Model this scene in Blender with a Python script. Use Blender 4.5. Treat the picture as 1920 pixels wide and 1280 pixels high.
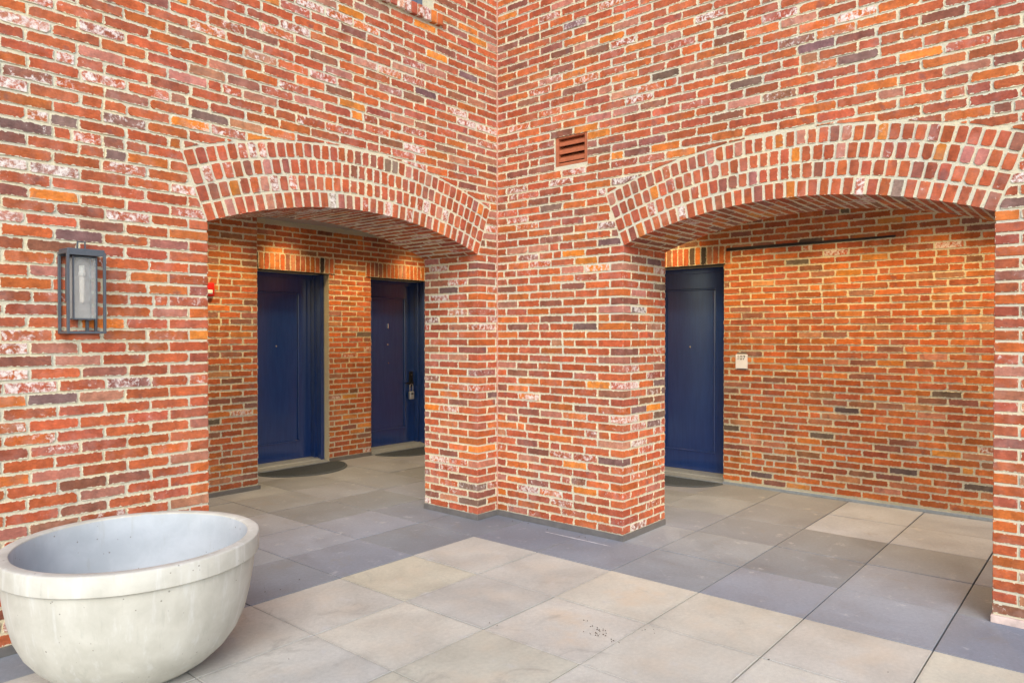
import bpy, bmesh, math, random
from mathutils import Vector, Matrix

for o in list(bpy.data.objects):
    bpy.data.objects.remove(o, do_unlink=True)
scene = bpy.context.scene
COL = scene.collection
rnd = random.Random(11)

# ------------------------------------------------------------------ camera
CAM_POS = Vector((4.581, 4.052, 1.529))
YAW, PITCH, FPX = math.radians(220.32), math.radians(-0.60), 1355.6
cd = bpy.data.cameras.new('camera')
cd.sensor_width = 36.0
cd.sensor_fit = 'HORIZONTAL'
cd.lens = FPX / 1920 * 36
cd.clip_start, cd.clip_end = 0.05, 2000
cam = bpy.data.objects.new('camera', cd)
COL.objects.link(cam)
FW = Vector((math.cos(YAW) * math.cos(PITCH), math.sin(YAW) * math.cos(PITCH), math.sin(PITCH)))
cam.location = CAM_POS
cam.rotation_euler = FW.to_track_quat('-Z', 'Y').to_euler()
scene.camera = cam
RT = FW.cross(Vector((0, 0, 1))).normalized()
UP = RT.cross(FW)

# ------------------------------------------------------------------ light
SUN_ELEV, SUN_AZ = math.radians(36), math.radians(43)      # azimuth measured from +X towards +Y
world = bpy.data.worlds.new('World')
scene.world = world
world.use_nodes = True
wn = world.node_tree
sky = wn.nodes.new('ShaderNodeTexSky')
sky.sky_type = 'NISHITA'
sky.sun_disc = False
sky.sun_elevation = SUN_ELEV
sky.sun_rotation = math.radians(90) - SUN_AZ
sky.air_density, sky.dust_density, sky.ozone_density = 1.0, 1.2, 1.0
bg = wn.nodes['Background']
bg.inputs['Strength'].default_value = 0.15
wn.links.new(sky.outputs['Color'], bg.inputs['Color'])
sd = bpy.data.lights.new('sun', 'SUN')
sd.energy = 1.2
sd.angle = math.radians(40)
sd.color = (1.0, 0.98, 0.93)
sun = bpy.data.objects.new('sun', sd)
COL.objects.link(sun)
sdir = Vector((math.cos(SUN_AZ) * math.cos(SUN_ELEV), math.sin(SUN_AZ) * math.cos(SUN_ELEV), math.sin(SUN_ELEV)))
sun.rotation_euler = sdir.to_track_quat('Z', 'Y').to_euler()
sun.location = sdir * 30

vs = scene.view_settings
vs.view_transform, vs.look, vs.gamma, vs.use_curve_mapping = 'Standard', 'None', 1.0, False
vs.exposure = 1.13

# ------------------------------------------------------------------ node helpers
def new_mat(name):
    m = bpy.data.materials.new(name)
    m.use_nodes = True
    return m, m.node_tree, m.node_tree.nodes['Principled BSDF']

def N(nt, typ, ins=None, **props):
    n = nt.nodes.new(typ)
    for k, v in props.items():
        setattr(n, k, v)
    for k, v in (ins or {}).items():
        s = n.inputs[k]
        if isinstance(v, bpy.types.NodeSocket):
            nt.links.new(v, s)
        else:
            s.default_value = v
    return n

def math_n(nt, op, a, b=None, c=None, clamp=False):
    ins = {0: a}
    if b is not None: ins[1] = b
    if c is not None: ins[2] = c
    return N(nt, 'ShaderNodeMath', ins, operation=op, use_clamp=clamp).outputs[0]

def mapr(nt, v, a, b, c=0.0, d=1.0, smooth=True):
    return N(nt, 'ShaderNodeMapRange', {0: v, 1: a, 2: b, 3: c, 4: d},
             interpolation_type='SMOOTHSTEP' if smooth else 'LINEAR').outputs[0]

def mixc(nt, f, a, b, blend='MIX'):
    n = nt.nodes.new('ShaderNodeMix')
    n.data_type = 'RGBA'
    n.blend_type = blend
    for idx, v in ((0, f), (6, a), (7, b)):
        if isinstance(v, bpy.types.NodeSocket): nt.links.new(v, n.inputs[idx])
        else: n.inputs[idx].default_value = v if idx == 0 else (*v, 1.0)[:4]
    return n.outputs[2]

def noise(nt, vec, scale, detail=3.0, rough=0.55, dist=0.0):
    return N(nt, 'ShaderNodeTexNoise', {'Vector': vec, 'Scale': scale, 'Detail': detail,
                                        'Roughness': rough, 'Distortion': dist}).outputs[0]

def bump(nt, h, strength, dist):
    return N(nt, 'ShaderNodeBump', {'Height': h, 'Strength': strength, 'Distance': dist}).outputs[0]

def simple(name, col, rough=0.5, metal=0.0, var=0.12, vscale=18.0, bumpy=0.0, spec=0.5):
    m, nt, p = new_mat(name)
    pos = N(nt, 'ShaderNodeNewGeometry').outputs['Position']
    n = noise(nt, pos, vscale, 5, 0.6)
    f = mapr(nt, n, 0.3, 0.7, 1 - var, 1 + var, False)
    c = N(nt, 'ShaderNodeVectorMath', {0: (*col,), 1: f}, operation='MULTIPLY').outputs[0]
    nt.links.new(c, p.inputs['Base Color'])
    p.inputs['Roughness'].default_value = rough
    p.inputs['Metallic'].default_value = metal
    p.inputs['Specular IOR Level'].default_value = spec
    if bumpy:
        nt.links.new(bump(nt, noise(nt, pos, 160, 4, 0.6), bumpy, 0.002), p.inputs['Normal'])
    return m

MORTAR = (0.655, 0.578, 0.385)

def mortar_color(nt, pos):
    a = noise(nt, pos, 5, 4, 0.6)
    b = noise(nt, pos, 90, 5, 0.65)
    c = mixc(nt, mapr(nt, a, 0.35, 0.65), MORTAR, (0.565, 0.54, 0.42))
    return mixc(nt, mapr(nt, b, 0.45, 0.75), c, (0.47, 0.42, 0.32))

def brick_material(name, from_object):
    m, nt, p = new_mat(name)
    pos = N(nt, 'ShaderNodeNewGeometry').outputs['Position']
    if from_object:
        oi = N(nt, 'ShaderNodeObjectInfo')
        tint, smear = oi.outputs['Color'], oi.outputs['Alpha']
    else:
        at = N(nt, 'ShaderNodeAttribute', attribute_name='tint')
        tint, smear = at.outputs['Color'], at.outputs['Alpha']
    wide = noise(nt, pos, 1.1, 4, 0.6)
    smear = math_n(nt, 'ADD', smear, mapr(nt, wide, 0.35, 0.65, -0.26, 0.20, False), clamp=True)
    # grain, cloudy firing marks, dark specks
    n1 = noise(nt, pos, 17, 5, 0.62)
    n2 = noise(nt, pos, 85, 5, 0.65)
    n3 = noise(nt, pos, 300, 3, 0.6)
    st = N(nt, 'ShaderNodeVectorMath', {0: pos, 1: (30.0, 30.0, 150.0)}, operation='MULTIPLY').outputs[0]
    drag = noise(nt, st, 1.0, 3, 0.6)
    f = math_n(nt, 'MULTIPLY', mapr(nt, n1, 0.28, 0.72, 0.68, 1.28, False), mapr(nt, n2, 0.3, 0.7, 0.86, 1.14, False))
    f = math_n(nt, 'MULTIPLY', f, mapr(nt, drag, 0.3, 0.7, 0.9, 1.1, False))
    runs = noise(nt, N(nt, 'ShaderNodeVectorMath', {0: pos, 1: (5.0, 5.0, 0.7)}, operation='MULTIPLY').outputs[0], 1.0, 4, 0.6)
    f = math_n(nt, 'MULTIPLY', f, mapr(nt, runs, 0.35, 0.65, 0.86, 1.10, False))
    c = N(nt, 'ShaderNodeVectorMath', {0: tint, 1: f}, operation='MULTIPLY').outputs[0]
    burnt = math_n(nt, 'MULTIPLY', mapr(nt, noise(nt, pos, 9, 3, 0.5), 0.62, 0.74), 0.55)
    c = mixc(nt, burnt, c, (0.13, 0.065, 0.06))
    # lime bloom and old mortar left on the reclaimed brick
    l1 = noise(nt, pos, 32, 8, 0.74, 0.4)
    thr = math_n(nt, 'SUBTRACT', 0.86, math_n(nt, 'MULTIPLY', smear, 0.42))
    lm = math_n(nt, 'DIVIDE', math_n(nt, 'SUBTRACT', l1, thr), 0.10, clamp=True)
    lm = math_n(nt, 'MULTIPLY', lm, mapr(nt, n2, 0.32, 0.55, 0.35, 0.95))
    c = mixc(nt, lm, c, (0.70, 0.64, 0.58))
    haze_f = math_n(nt, 'MULTIPLY', smear, mapr(nt, noise(nt, pos, 11, 4, 0.6), 0.4, 0.7, 0.0, 0.26))
    c = mixc(nt, haze_f, c, (0.56, 0.42, 0.38))
    # ragged mortar overlapping the brick edge
    loc = N(nt, 'ShaderNodeUVMap', uv_map='loc').outputs[0]
    half = N(nt, 'ShaderNodeUVMap', uv_map='half').outputs[0]
    al = N(nt, 'ShaderNodeVectorMath', {0: loc}, operation='ABSOLUTE').outputs[0]
    dv = N(nt, 'ShaderNodeSeparateXYZ', {0: N(nt, 'ShaderNodeVectorMath', {0: half, 1: al}, operation='SUBTRACT').outputs[0]})
    ed = math_n(nt, 'MINIMUM', dv.outputs[0], dv.outputs[1])
    en = noise(nt, pos, 48, 6, 0.7)
    ed = math_n(nt, 'SUBTRACT', ed, math_n(nt, 'MULTIPLY', math_n(nt, 'SUBTRACT', en, 0.48), 0.034))
    em = mapr(nt, ed, -0.0008, 0.0016, 1.0, 0.0)
    c = mixc(nt, em, c, mortar_color(nt, pos))
    nt.links.new(c, p.inputs['Base Color'])
    p.inputs['Roughness'].default_value = 0.86
    p.inputs['Specular IOR Level'].default_value = 0.3
    h = math_n(nt, 'ADD', math_n(nt, 'MULTIPLY', n2, 0.7), math_n(nt, 'MULTIPLY', n3, 0.3))
    h = math_n(nt, 'ADD', h, math_n(nt, 'MULTIPLY', n1, 0.8))
    nt.links.new(bump(nt, h, 0.7, 0.004), p.inputs['Normal'])
    return m

M = {}
M['brick'] = brick_material('reclaimed_brick', True)
M['brick_field'] = brick_material('reclaimed_brick_field', False)
m, nt, p = new_mat('mortar')
pos = N(nt, 'ShaderNodeNewGeometry').outputs['Position']
nt.links.new(mortar_color(nt, pos), p.inputs['Base Color'])
p.inputs['Roughness'].default_value = 0.95
p.inputs['Specular IOR Level'].default_value = 0.2
nt.links.new(bump(nt, math_n(nt, 'ADD', noise(nt, pos, 60, 5, 0.7), noise(nt, pos, 260, 3, 0.6)), 0.8, 0.005), p.inputs['Normal'])
M['mortar'] = m

def paver_material():
    m, nt, p = new_mat('concrete_paver')
    pos = N(nt, 'ShaderNodeNewGeometry').outputs['Position']
    oi = N(nt, 'ShaderNodeObjectInfo')
    obj = N(nt, 'ShaderNodeTexCoord').outputs['Object']
    a = noise(nt, pos, 2.6, 5, 0.6, 0.6)
    b = noise(nt, pos, 45, 4, 0.6)
    f = math_n(nt, 'MULTIPLY', mapr(nt, a, 0.3, 0.7, 0.86, 1.12, False), mapr(nt, b, 0.3, 0.7, 0.93, 1.07, False))
    fine = noise(nt, pos, 420, 2, 0.6)
    f = math_n(nt, 'MULTIPLY', f, mapr(nt, fine, 0.3, 0.7, 0.88, 1.12, False))
    c = N(nt, 'ShaderNodeVectorMath', {0: oi.outputs['Color'], 1: f}, operation='MULTIPLY').outputs[0]
    # rusty bloom in the middle of the tan slabs, greyer rim
    sx = N(nt, 'ShaderNodeSeparateXYZ', {0: obj})
    r = math_n(nt, 'MAXIMUM', math_n(nt, 'ABSOLUTE', sx.outputs[0]), math_n(nt, 'ABSOLUTE', sx.outputs[1]))
    blo = math_n(nt, 'MULTIPLY', mapr(nt, noise(nt, pos, 4.0, 4, 0.6), 0.42, 0.66), mapr(nt, r, 0.1, 0.29, 1.0, 0.15))
    c = mixc(nt, math_n(nt, 'MULTIPLY', blo, math_n(nt, 'MULTIPLY', oi.outputs['Alpha'], 0.55)), c, (0.54, 0.43, 0.30))
    rim = math_n(nt, 'MULTIPLY', mapr(nt, math_n(nt, 'ADD', r, math_n(nt, 'MULTIPLY', noise(nt, pos, 14, 4, 0.6), 0.05)), 0.300, 0.330), 0.22)
    c = mixc(nt, rim, c, (0.20, 0.19, 0.17))
    stain = math_n(nt, 'MULTIPLY', mapr(nt, noise(nt, pos, 7, 6, 0.7), 0.58, 0.72), 0.42)
    c = mixc(nt, stain, c, (0.46, 0.47, 0.48))
    dk = math_n(nt, 'MULTIPLY', mapr(nt, noise(nt, pos, 3.3, 6, 0.72, 1.0), 0.56, 0.70), 0.32)
    c = mixc(nt, dk, c, (0.19, 0.18, 0.16))
    sp = N(nt, 'ShaderNodeTexVoronoi', {'Vector': pos, 'Scale': 60.0}).outputs['Distance']
    c = mixc(nt, math_n(nt, 'MULTIPLY', mapr(nt, sp, 0.05, 0.12, 1.0, 0.0), mapr(nt, noise(nt, pos, 6, 2), 0.5, 0.6, 0.0, 0.5)), c, (0.7, 0.68, 0.64))
    nt.links.new(c, p.inputs['Base Color'])
    nt.links.new(mapr(nt, a, 0.3, 0.7, 0.55, 0.75), p.inputs['Roughness'])
    p.inputs['Specular IOR Level'].default_value = 0.35
    nt.links.new(bump(nt, math_n(nt, 'ADD', b, fine), 0.25, 0.002), p.inputs['Normal'])
    return m
M['paver'] = paver_material()

def concrete_material(name='cast_concrete', streak=0.42, ca=(0.42, 0.402, 0.338), cb=(0.52, 0.502, 0.432)):
    m, nt, p = new_mat(name)
    pos = N(nt, 'ShaderNodeNewGeometry').outputs['Position']
    a = noise(nt, pos, 5, 5, 0.6, 0.3)
    st = N(nt, 'ShaderNodeVectorMath', {0: pos, 1: (16.0, 16.0, 1.6)}, operation='MULTIPLY').outputs[0]
    s1 = noise(nt, st, 1.5, 5, 0.65)
    c = mixc(nt, mapr(nt, a, 0.3, 0.7), ca, cb)
    c = mixc(nt, mapr(nt, s1, 0.52, 0.70, 0.0, streak), c, (0.60, 0.60, 0.57))
    c = mixc(nt, mapr(nt, s1, 0.30, 0.42, 0.28, 0.0), c, (0.32, 0.31, 0.26))
    v = N(nt, 'ShaderNodeTexVoronoi', {'Vector': pos, 'Scale': 34.0, 'Randomness': 1.0})
    w = mapr(nt, noise(nt, pos, 9, 3), 0.42, 0.62, 0.04, 0.14)
    pore = math_n(nt, 'LESS_THAN', v.outputs['Distance'], w)
    pore = math_n(nt, 'MULTIPLY', pore, math_n(nt, 'GREATER_THAN', N(nt, 'ShaderNodeSeparateColor', {0: v.outputs['Color']}).outputs[0], 0.50))
    c = mixc(nt, math_n(nt, 'MULTIPLY', pore, 0.75), c, (0.20, 0.18, 0.15))
    nt.links.new(c, p.inputs['Base Color'])
    p.inputs['Roughness'].default_value = 0.75
    p.inputs['Specular IOR Level'].default_value = 0.35
    h = math_n(nt, 'SUBTRACT', math_n(nt, 'MULTIPLY', noise(nt, pos, 70, 4, 0.6), 0.3), pore)
    nt.links.new(bump(nt, h, 0.5, 0.004), p.inputs['Normal'])
    return m
M['concrete'] = concrete_material()
M['concrete_in'] = concrete_material('cast_concrete_inside_sky_tint', 0.05, (0.36, 0.385, 0.395), (0.43, 0.455, 0.465))  # bluish sky light and shade inside the bowl, painted into its colour

def door_paint():
    m, nt, p = new_mat('navy_gloss_paint')
    pos = N(nt, 'ShaderNodeNewGeometry').outputs['Position']
    st = N(nt, 'ShaderNodeVectorMath', {0: pos, 1: (40.0, 40.0, 4.0)}, operation='MULTIPLY').outputs[0]
    n = noise(nt, st, 1.0, 4, 0.6)
    sm = noise(nt, pos, 4, 5, 0.65)
    c = mixc(nt, mapr(nt, n, 0.3, 0.7), (0.007, 0.031, 0.150), (0.010, 0.040, 0.178))
    c = mixc(nt, mapr(nt, noise(nt, pos, 70, 4, 0.7), 0.78, 0.84, 0.0, 0.2), c, (0.2, 0.24, 0.3))
    nt.links.new(c, p.inputs['Base Color'])
    nt.links.new(mapr(nt, sm, 0.3, 0.7, 0.15, 0.22), p.inputs['Roughness'])
    nt.links.new(bump(nt, math_n(nt, 'ADD', n, noise(nt, pos, 3, 2)), 0.06, 0.003), p.inputs['Normal'])
    p.inputs['Coat Weight'].default_value = 1.0
    p.inputs['Coat Roughness'].default_value = 0.14
    return m
M['door'] = door_paint()
M['threshold'] = simple('threshold_metal', (0.29, 0.33, 0.36), 0.5, 0.3, 0.15, 30, 0.1)
M['flashing'] = simple('flashing_metal', (0.21, 0.20, 0.19), 0.42, 0.55, 0.15, 12)
M['caulk'] = simple('corner_sealant', (0.50, 0.27, 0.20), 0.7, 0, 0.12, 30)
M['frame_grey'] = simple('lantern_bronze_grey', (0.085, 0.093, 0.105), 0.45, 0.3, 0.1, 40)
M['black_metal'] = simple('black_metal', (0.012, 0.012, 0.013), 0.35, 0.4, 0.1, 40)
M['steel_dark'] = simple('dark_steel', (0.010, 0.008, 0.007), 0.7, 0.0, 0.2, 40)
M['chrome'] = simple('satin_metal', (0.62, 0.63, 0.66), 0.25, 0.9, 0.08, 60)
M['lockbox'] = simple('lockbox_shell', (0.45, 0.50, 0.56), 0.35, 0.5, 0.1, 60)
M['red'] = simple('alarm_red', (0.52, 0.012, 0.010), 0.35, 0, 0.06, 30)
M['strobe'] = simple('strobe_lens', (0.72, 0.70, 0.66), 0.2, 0, 0.1, 80)
M['vent'] = simple('vent_terracotta', (0.36, 0.105, 0.045), 0.5, 0, 0.15, 25)
M['vent_dark'] = simple('vent_cavity', (0.03, 0.022, 0.018), 0.9, 0, 0.1, 25)
M['sign'] = simple('sign_plate', (0.76, 0.78, 0.82), 0.4, 0, 0.04, 30)
M['ink'] = simple('sign_ink', (0.02, 0.02, 0.022), 0.6, 0, 0.05, 30)
M['plaster'] = simple('ceiling_plaster', (0.42, 0.42, 0.44), 0.9, 0, 0.08, 4, 0.2)
M['plinth'] = simple('pink_stone', (0.56, 0.43, 0.37), 0.8, 0, 0.18, 20, 0.5)
M['bedding'] = simple('paving_bed', (0.035, 0.033, 0.032), 0.95, 0, 0.2, 20)
M['ground'] = simple('ground_concrete', (0.36, 0.34, 0.31), 0.9, 0, 0.15, 0.8)
M['mat'] = simple('rubber_mat', (0.050, 0.062, 0.072), 0.9, 0, 0.3, 60, 0.8)
M['winframe'] = simple('window_frame', (0.10, 0.13, 0.18), 0.4, 0.2, 0.1, 30)
M['debris'] = simple('dry_leaf_crumbs', (0.05, 0.035, 0.02), 0.9, 0, 0.3, 80)
M['room'] = simple('dim_room', (0.20, 0.24, 0.25), 0.9, 0, 0.1, 5)
M['painted_sun'] = simple('sun_streak', (0.50, 0.50, 0.52), 0.9, 0, 0.3, 25)  # pale tone for the line of sunlight painted on the paving
M['reflector'] = simple('lantern_reflector', (0.27, 0.25, 0.235), 0.6, 0, 0.02, 30)
M['socket'] = simple('lamp_socket', (0.75, 0.74, 0.70), 0.5, 0, 0.05, 30)

def glass(name, col, rough, alpha_mix):
    m, nt, p = new_mat(name)
    out = nt.nodes['Material Output']
    tr = N(nt, 'ShaderNodeBsdfTransparent', {0: (*col, 1)})
    p.inputs['Base Color'].default_value = (*col, 1)
    p.inputs['Roughness'].default_value = rough
    pos = N(nt, 'ShaderNodeNewGeometry').outputs['Position']
    f = mapr(nt, noise(nt, pos, 60, 4), 0.3, 0.7, alpha_mix - 0.03, alpha_mix + 0.03)
    mx = N(nt, 'ShaderNodeMixShader', {0: f, 1: tr.outputs[0], 2: p.outputs[0]})
    nt.links.new(mx.outputs[0], out.inputs[0])
    return m
M['seeded_glass'] = glass('seeded_glass', (0.90, 0.90, 0.88), 0.12, 0.13)
M['bulb_glass'] = glass('bulb_glass', (0.95, 0.90, 0.84), 0.1, 0.55)
M['window_glass'] = glass('window_glass', (0.55, 0.75, 0.72), 0.05, 0.55)
m, nt, p = new_mat('lamp_glow')
p.inputs['Emission Color'].default_value = (1.0, 0.62, 0.30, 1)
p.inputs['Emission Strength'].default_value = 12.0
p.inputs['Base Color'].default_value = (1, 0.8, 0.6, 1)
M['glow'] = m

# ------------------------------------------------------------------ mesh helpers
def link(name, me, mat, parent=None, loc=None):
    o = bpy.data.objects.new(name, me)
    COL.objects.link(o)
    if mat is not None and me is not None and not me.materials:
        me.materials.append(mat)
    if parent: o.parent = parent
    if loc is not None: o.location = loc
    return o

def empty(name, loc=(0, 0, 0)):
    o = bpy.data.objects.new(name, None)
    o.empty_display_size = 0.1
    COL.objects.link(o)
    o.location = loc
    return o

def tag(o, label=None, cat=None, group=None, kind=None):
    if label: o['label'] = label
    if cat: o['category'] = cat
    if group: o['group'] = group
    if kind: o['kind'] = kind
    return o

def bm_mesh(bm, name, smooth=False):
    bmesh.ops.recalc_face_normals(bm, faces=bm.faces[:])
    me = bpy.data.meshes.new(name)
    bm.to_mesh(me)
    bm.free()
    if smooth:
        for f in me.polygons: f.use_smooth = True
    return me

def bm_box(bm, a, b, bev=0.0):
    r = bmesh.ops.create_cube(bm, size=1.0)
    for v in r['verts']:
        v.co = Vector((a[i] + (b[i] - a[i]) * (v.co[i] + 0.5) for i in range(3)))
    if bev:
        es = list({e for v in r['verts'] for e in v.link_edges})
        bmesh.ops.bevel(bm, geom=es, offset=bev, segments=2, affect='EDGES', profile=0.5)

def box(name, a, b, mat, parent=None, bev=0.0):
    """box from a to b in the parent's local space, origin at its base centre"""
    bm = bmesh.new()
    c = Vector(((a[0] + b[0]) / 2, (a[1] + b[1]) / 2, min(a[2], b[2])))
    bm_box(bm, Vector(a) - c, Vector(b) - c, bev)
    return link(name, bm_mesh(bm, name), mat, parent, c)

def boxes(name, lst, mat, parent=None, bev=0.0):
    bm = bmesh.new()
    for a, b in lst: bm_box(bm, a, b, bev)
    return link(name, bm_mesh(bm, name), mat, parent)

def lathe(bm, prof, seg=64, cx=0, cy=0):
    rings = []
    for r, z in prof:
        if r < 1e-5:
            rings.append([bm.verts.new((cx, cy, z))])
        else:
            rings.append([bm.verts.new((cx + r * math.cos(2 * math.pi * i / seg), cy + r * math.sin(2 * math.pi * i / seg), z)) for i in range(seg)])
    for A, B in zip(rings, rings[1:]):
        for i in range(seg):
            j = (i + 1) % seg
            if len(A) == 1 and len(B) == 1: continue
            if len(A) == 1: bm.faces.new((A[0], B[j], B[i]))
            elif len(B) == 1: bm.faces.new((A[i], A[j], B[0]))
            else: bm.faces.new((A[i], A[j], B[j], B[i]))

def project(w):
    d = Vector(w) - CAM_POS
    z = d.dot(FW)
    if z < 0.05: return None
    return (960 + FPX * d.dot(RT) / z, 640 - FPX * d.dot(UP) / z)

# ------------------------------------------------------------------ bricks
H, Z1, JT, MOD = 0.0629, 0.0997, 0.0132, 0.2265      # course height, top of first course, joint, brick module
PROUD, SINK = 0.0048, -0.008
SPRING, RISE, HALF = 2.181, 0.205, 1.145
RI = (HALF ** 2 + RISE ** 2) / (2 * RISE)
RING = 0.1030
RO = RI + 4 * RING
ZC = SPRING + RISE - RI
PHI = math.asin(HALF / RI)
def course(k): return Z1 - H + JT + H * k, Z1 + H * k           # bottom, top of course k

FACADE = [(0.40, (0.385, 0.085, 0.029)), (0.20, (0.335, 0.080, 0.036)), (0.15, (0.440, 0.108, 0.026)),
          (0.10, (0.235, 0.082, 0.048)), (0.075, (0.385, 0.150, 0.090)), (0.022, (0.165, 0.088, 0.070)),
          (0.005, (0.075, 0.066, 0.064)), (0.04, (0.580, 0.170, 0.024))]
ARCHP = [(0.52, (0.390, 0.086, 0.030)), (0.25, (0.355, 0.084, 0.036)), (0.09, (0.260, 0.085, 0.050)),
         (0.08, (0.390, 0.150, 0.095)), (0.03, (0.540, 0.160, 0.026)), (0.02, (0.230, 0.150, 0.105))]
ALCOVE = [(0.46, (0.390, 0.098, 0.026)), (0.20, (0.340, 0.090, 0.034)), (0.14, (0.450, 0.130, 0.030)),
          (0.11, (0.245, 0.098, 0.055)), (0.06, (0.390, 0.155, 0.075)), (0.012, (0.110, 0.078, 0.060)),
          (0.02, (0.520, 0.190, 0.040))]
def pick_tint(pal, smear_scale=1.0):
    t = rnd.random() * sum(w for w, _ in pal)
    for w, c in pal:
        t -= w
        if t <= 0: break
    k = rnd.uniform(0.80, 1.18)
    s = min(1.0, rnd.betavariate(1.3, 2.6) * 1.15) * smear_scale
    if rnd.random() < 0.035 * smear_scale: s = 1.0
    return (c[0] * k, c[1] * k * rnd.uniform(0.9, 1.12), c[2] * k * rnd.uniform(0.85, 1.2), s)

def outline(poly, npts=15, jit=0.0026, chip=0.42):
    """poly (ccw, metres) -> ragged outline with knocked corners"""
    n = len(poly)
    P = [Vector(q) for q in poly]
    big = max((P[i] - P[i - 1]).length for i in range(n))
    if big < .13: chip, jit = chip * .35, jit * .7
    pts = []
    for i in range(n):
        a, b, c = P[i - 1], P[i], P[(i + 1) % n]
        l1, l2 = (a - b).length, (c - b).length
        ch = rnd.uniform(0.0012, 0.0045) if rnd.random() > chip else rnd.uniform(0.007, 0.017)
        ch1, ch2 = min(ch * rnd.uniform(.7, 1.3), l1 * .3), min(ch * rnd.uniform(.7, 1.3), l2 * .3)
        pts.append(b + (a - b).normalized() * ch1)
        pts.append(b + (c - b).normalized() * ch2)
    out = []
    per = sum((pts[i] - pts[(i + 1) % len(pts)]).length for i in range(len(pts)))
    extra = max(0, npts - len(pts))
    for i in range(len(pts)):
        a, b = pts[i], pts[(i + 1) % len(pts)]
        L = (b - a).length
        k = int(round(extra * L / per)) if L > 0.03 else 0
        for j in range(k + 1):
            q = a.lerp(b, (j + (rnd.uniform(-.25, .25) if j else 0)) / (k + 1))
            out.append(Vector((q.x + rnd.uniform(-jit, jit), q.y + rnd.uniform(-jit, jit))))
    return out

def plate_geo(poly, npts=15, proud=None):
    """front face + skirt of one brick; local x along, y outwards, z up; returns verts, faces, loc/half uv"""
    pr = (PROUD if proud is None else proud) + rnd.uniform(-0.0012, 0.0018)
    o = outline(poly, npts)
    xs, zs = [q[0] for q in poly], [q[1] for q in poly]
    cx, cz = (min(xs) + max(xs)) / 2, (min(zs) + max(zs)) / 2
    hx, hz = (max(xs) - min(xs)) / 2, (max(zs) - min(zs)) / 2
    n = len(o)
    tx, tz = rnd.uniform(-.012, .012), rnd.uniform(-.03, .03)
    V = [(q.x, pr + (q.x - cx) * tx + (q.y - cz) * tz, q.y) for q in o]
    g = 0.0022
    V += [(cx + (q.x - cx) * (1 + g / max(hx, .01)), SINK, cz + (q.y - cz) * (1 + g / max(hz, .01))) for q in o]
    F = [list(range(n))] + [[i, n + i, n + (i + 1) % n, (i + 1) % n] for i in range(n)]
    uv = [(v[0] - cx, v[2] - cz) for v in V]
    return V, F, uv, (hx, hz)

def put_uv(me, uv, half):
    L1, L2 = me.uv_layers.new(name='loc'), me.uv_layers.new(name='half')
    for lp in me.loops:
        L1.data[lp.index].uv = uv[lp.vertex_index]
        L2.data[lp.index].uv = half[lp.vertex_index] if isinstance(half, list) else half

def plate_mesh(name, poly, npts=15, proud=None):
    V, F, uv, half = plate_geo(poly, npts, proud)
    me = bpy.data.meshes.new(name)
    me.from_pydata(V, [], F)
    put_uv(me, uv, half)
    me.materials.append(M['brick'])
    return me

def rect(w, h): return [(-w / 2, -h / 2), (w / 2, -h / 2), (w / 2, h / 2), (-w / 2, h / 2)]

BH = H - JT
VAR = {}
def variant(w, h, proud=None):
    """shared meshes: a few ragged variants for each nominal size (5 mm steps)"""
    key = (round(w / 0.006), round(h / 0.006))
    lst = VAR.setdefault(key, [])
    if len(lst) < 10:
        lst.append(plate_mesh('brick', rect(w, h)))
        return lst[-1]
    return rnd.choice(lst)

def hexa_geo(corners, bev=0.0022, jit=0.0016):
    """a knocked-edge solid brick from 8 corners (bottom 4 ccw, top 4 ccw)"""
    bm = bmesh.new()
    vs_ = [bm.verts.new(Vector(c) + Vector((rnd.uniform(-jit, jit), rnd.uniform(-jit, jit), rnd.uniform(-jit, jit)))) for c in corners]
    for f in ((0, 1, 2, 3), (4, 5, 6, 7), (0, 1, 5, 4), (1, 2, 6, 5), (2, 3, 7, 6), (3, 0, 4, 7)):
        bm.faces.new([vs_[i] for i in f])
    bmesh.ops.bevel(bm, geom=bm.edges[:], offset=bev, segments=1, affect='EDGES')
    bmesh.ops.recalc_face_normals(bm, faces=bm.faces[:])
    V, F, uv, half = [], [], [], []
    for f in bm.faces:
        big = len(f.verts) == 4 and f.calc_area() > 4e-4
        n = f.normal
        e = max(((b.vert.co - a.vert.co) for a, b in zip(f.loops, list(f.loops)[1:] + [f.loops[0]])), key=lambda d: d.length).normalized()
        t = n.cross(e)
        c = f.calc_center_median()
        us = [(l.vert.co - c).dot(e) for l in f.loops]
        ws = [(l.vert.co - c).dot(t) for l in f.loops]
        base = len(V)
        for l, u, w in zip(f.loops, us, ws):
            V.append(l.vert.co.copy())
            uv.append((u, w) if big else (0, 0))
            half.append((max(us) + bev, max(ws) + bev) if big else (0.006, 0.006))
        F.append(list(range(base, base + len(f.loops))))
    bm.free()
    return [tuple(v) for v in V], F, uv, half

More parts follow.
